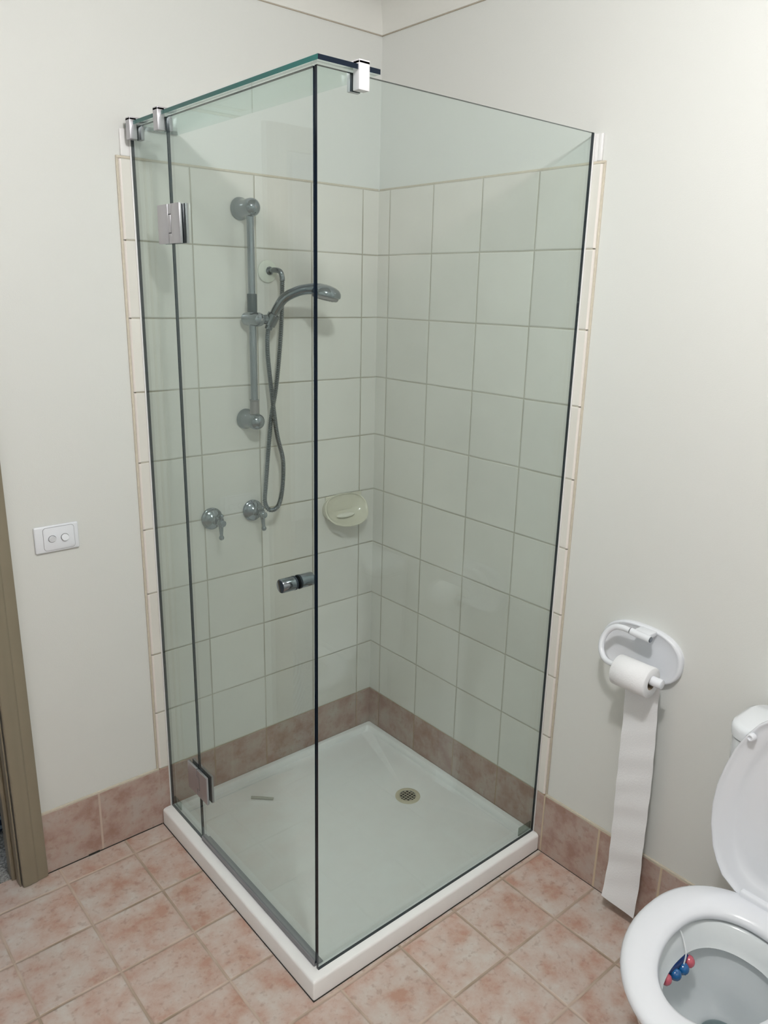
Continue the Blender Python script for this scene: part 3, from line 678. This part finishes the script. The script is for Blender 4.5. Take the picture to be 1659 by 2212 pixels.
# seat ring
bm = B()
R = [egg(-0.642, -0.192, 0.180, 0.409, sf=1.13), egg(-0.650, -0.188, 0.1865, 0.415, sf=1.13), egg(-0.652, -0.187, 0.188, 0.421, sf=1.13), egg(-0.648, -0.189, 0.185, 0.428, sf=1.12), egg(-0.638, -0.196, 0.176, 0.4335, sf=1.1), egg(-0.612, -0.222, 0.150, 0.4350, sf=1.05), egg(-0.588, -0.252, 0.126, 0.4325), egg(-0.578, -0.262, 0.1150, 0.427), egg(-0.572, -0.268, 0.110, 0.419), egg(-0.576, -0.265, 0.113, 0.410), egg(-0.642, -0.192, 0.180, 0.409, sf=1.13)]
loft(bm, R); obj('seat', bm, mPlas, to, sharp=60)
# hinge block at the back of the seat
bm = B(); box(bm, -0.214, -0.176, TY-0.070, TY+0.070, 0.420, 0.447, bev=0.005, seg=3); hg = obj('seat_hinge', bm, mPlas, to)
# raised lid: outline given as half widths against height
prof = [(0.425, 0.060), (0.432, 0.084), (0.452, 0.116), (0.48, 0.134), (0.51, 0.147), (0.56, 0.159), (0.61, 0.163), (0.66, 0.160), (0.71, 0.150), (0.76, 0.136), (0.80, 0.118), (0.835, 0.097), (0.862, 0.070), (0.878, 0.040), (0.884, 0.012)]
def lidring(sc, dx):
    zc = 0.655; L = []; 
    pts = [(h, wd) for h, wd in prof] + [(h, -wd) for h, wd in prof[::-1]]
    for h, wd in pts:
        hh = zc + (h-zc)*sc[0]; ww = wd*sc[1]
        xl = -0.203 + (hh-0.43)*0.028
        L.append((xl + dx, TY + ww, hh))
    return L
bm = B()
R = [lidring((0.93, 0.87), 0.024), lidring((0.975, 0.96), 0.018), lidring((0.998, 0.995), 0.010), lidring((1.0, 1.0), 0.0), lidring((0.994, 0.985), -0.0045), lidring((0.985, 0.965), -0.005), lidring((0.975, 0.945), -0.002), lidring((0.93, 0.86), 0.001), lidring((0.87, 0.76), 0.001), lidring((0.83, 0.70), 0.007), lidring((0.79, 0.65), 0.0115), lidring((0.74, 0.58), 0.0125), lidring((0.4, 0.3), 0.013)]
loft(bm, R, cap0=True, cap1=True); ld = obj('lid', bm, mPlas, to, sharp=70)
bm = B(); lathe(bm, [(0, 0.0085), (0.010, 0.0085), (0.013, 0.0068), (0.0132, 0.0045), (0.011, 0.0040)], (-0.1965, TY+0.103, 0.805), (-1, 0.1, 0.05), 24); obj('bumper', bm, mPlas, ld)
# cistern
def cis(z, x0, y0, y1, r): return rr(x0, -0.001, y0, y1, r, z, 7)
bm = B()
loft(bm, [cis(0.40, -0.120, TY-0.150, TY+0.150, 0.03), cis(0.43, -0.138, TY-0.160, TY+0.160, 0.035), cis(0.60, -0.150, TY-0.173, TY+0.173, 0.045), cis(0.7535, -0.154, TY-0.1785, TY+0.1785, 0.045)], cap0=True, cap1=True); ci = obj('cistern', bm, mPorc, to, sharp=50)
bm = B(); loft(bm, [cis(0.755, -0.152, TY-0.176, TY+0.176, 0.042), cis(0.757, -0.156, TY-0.180, TY+0.180, 0.044), cis(0.778, -0.158, TY-0.182, TY+0.182, 0.046), cis(0.786, -0.155, TY-0.179, TY+0.179, 0.046), cis(0.790, -0.146, TY-0.170, TY+0.170, 0.044)], cap0=True, cap1=True); obj('cistern_lid', bm, mPorc, ci, sharp=50)
bm = B(); loft(bm, [cis(0.7530, -0.1525, TY-0.177, TY+0.177, 0.045), cis(0.7555, -0.1525, TY-0.177, TY+0.177, 0.045)], cap0=True, cap1=True); obj('lid_gap', bm, mGrout, ci)

# rim block hanging in the bowl
rb = thing('rim_block', 'blue and pink ball rim block hanging inside the toilet bowl', 'toilet freshener', (-0.41, -1.515, 0.34))
cols = [mPink, mBlue, mBlue, mPink]
cen = []
for k in range(4):
    t = k/3; p = Vector((-0.366 - 0.076*t, -1.5160 + 0.0085*t - 0.005*math.sin(PI*t), 0.337 - 0.002*t)); cen.append(p)
    bm = B(); ball(bm, p, 0.0128, 24)
    for v in bm.verts:
        d = (v.co-p); v.co = p + d*(1 + 0.05*math.sin(d.x*900)*math.sin(d.z*900+k))
    obj('gel_ball', bm, cols[k], rb)
bm = B(); tube(bm, smooth_path([c + Vector((0, 0.007, 0.010)) for c in cen], 6), 0.006, 10); obj('cage', bm, mBlue2, rb)
bm = B(); tube(bm, smooth_path([(-0.392, -1.518, 0.347), (-0.386, -1.5165, 0.372), (-0.378, -1.503, 0.392), (-0.374, -1.493, 0.4035), (-0.374, -1.480, 0.4055)], 6), 0.0016, 8, sx=[1.0]*25); obj('hanger', bm, mHook, rb)
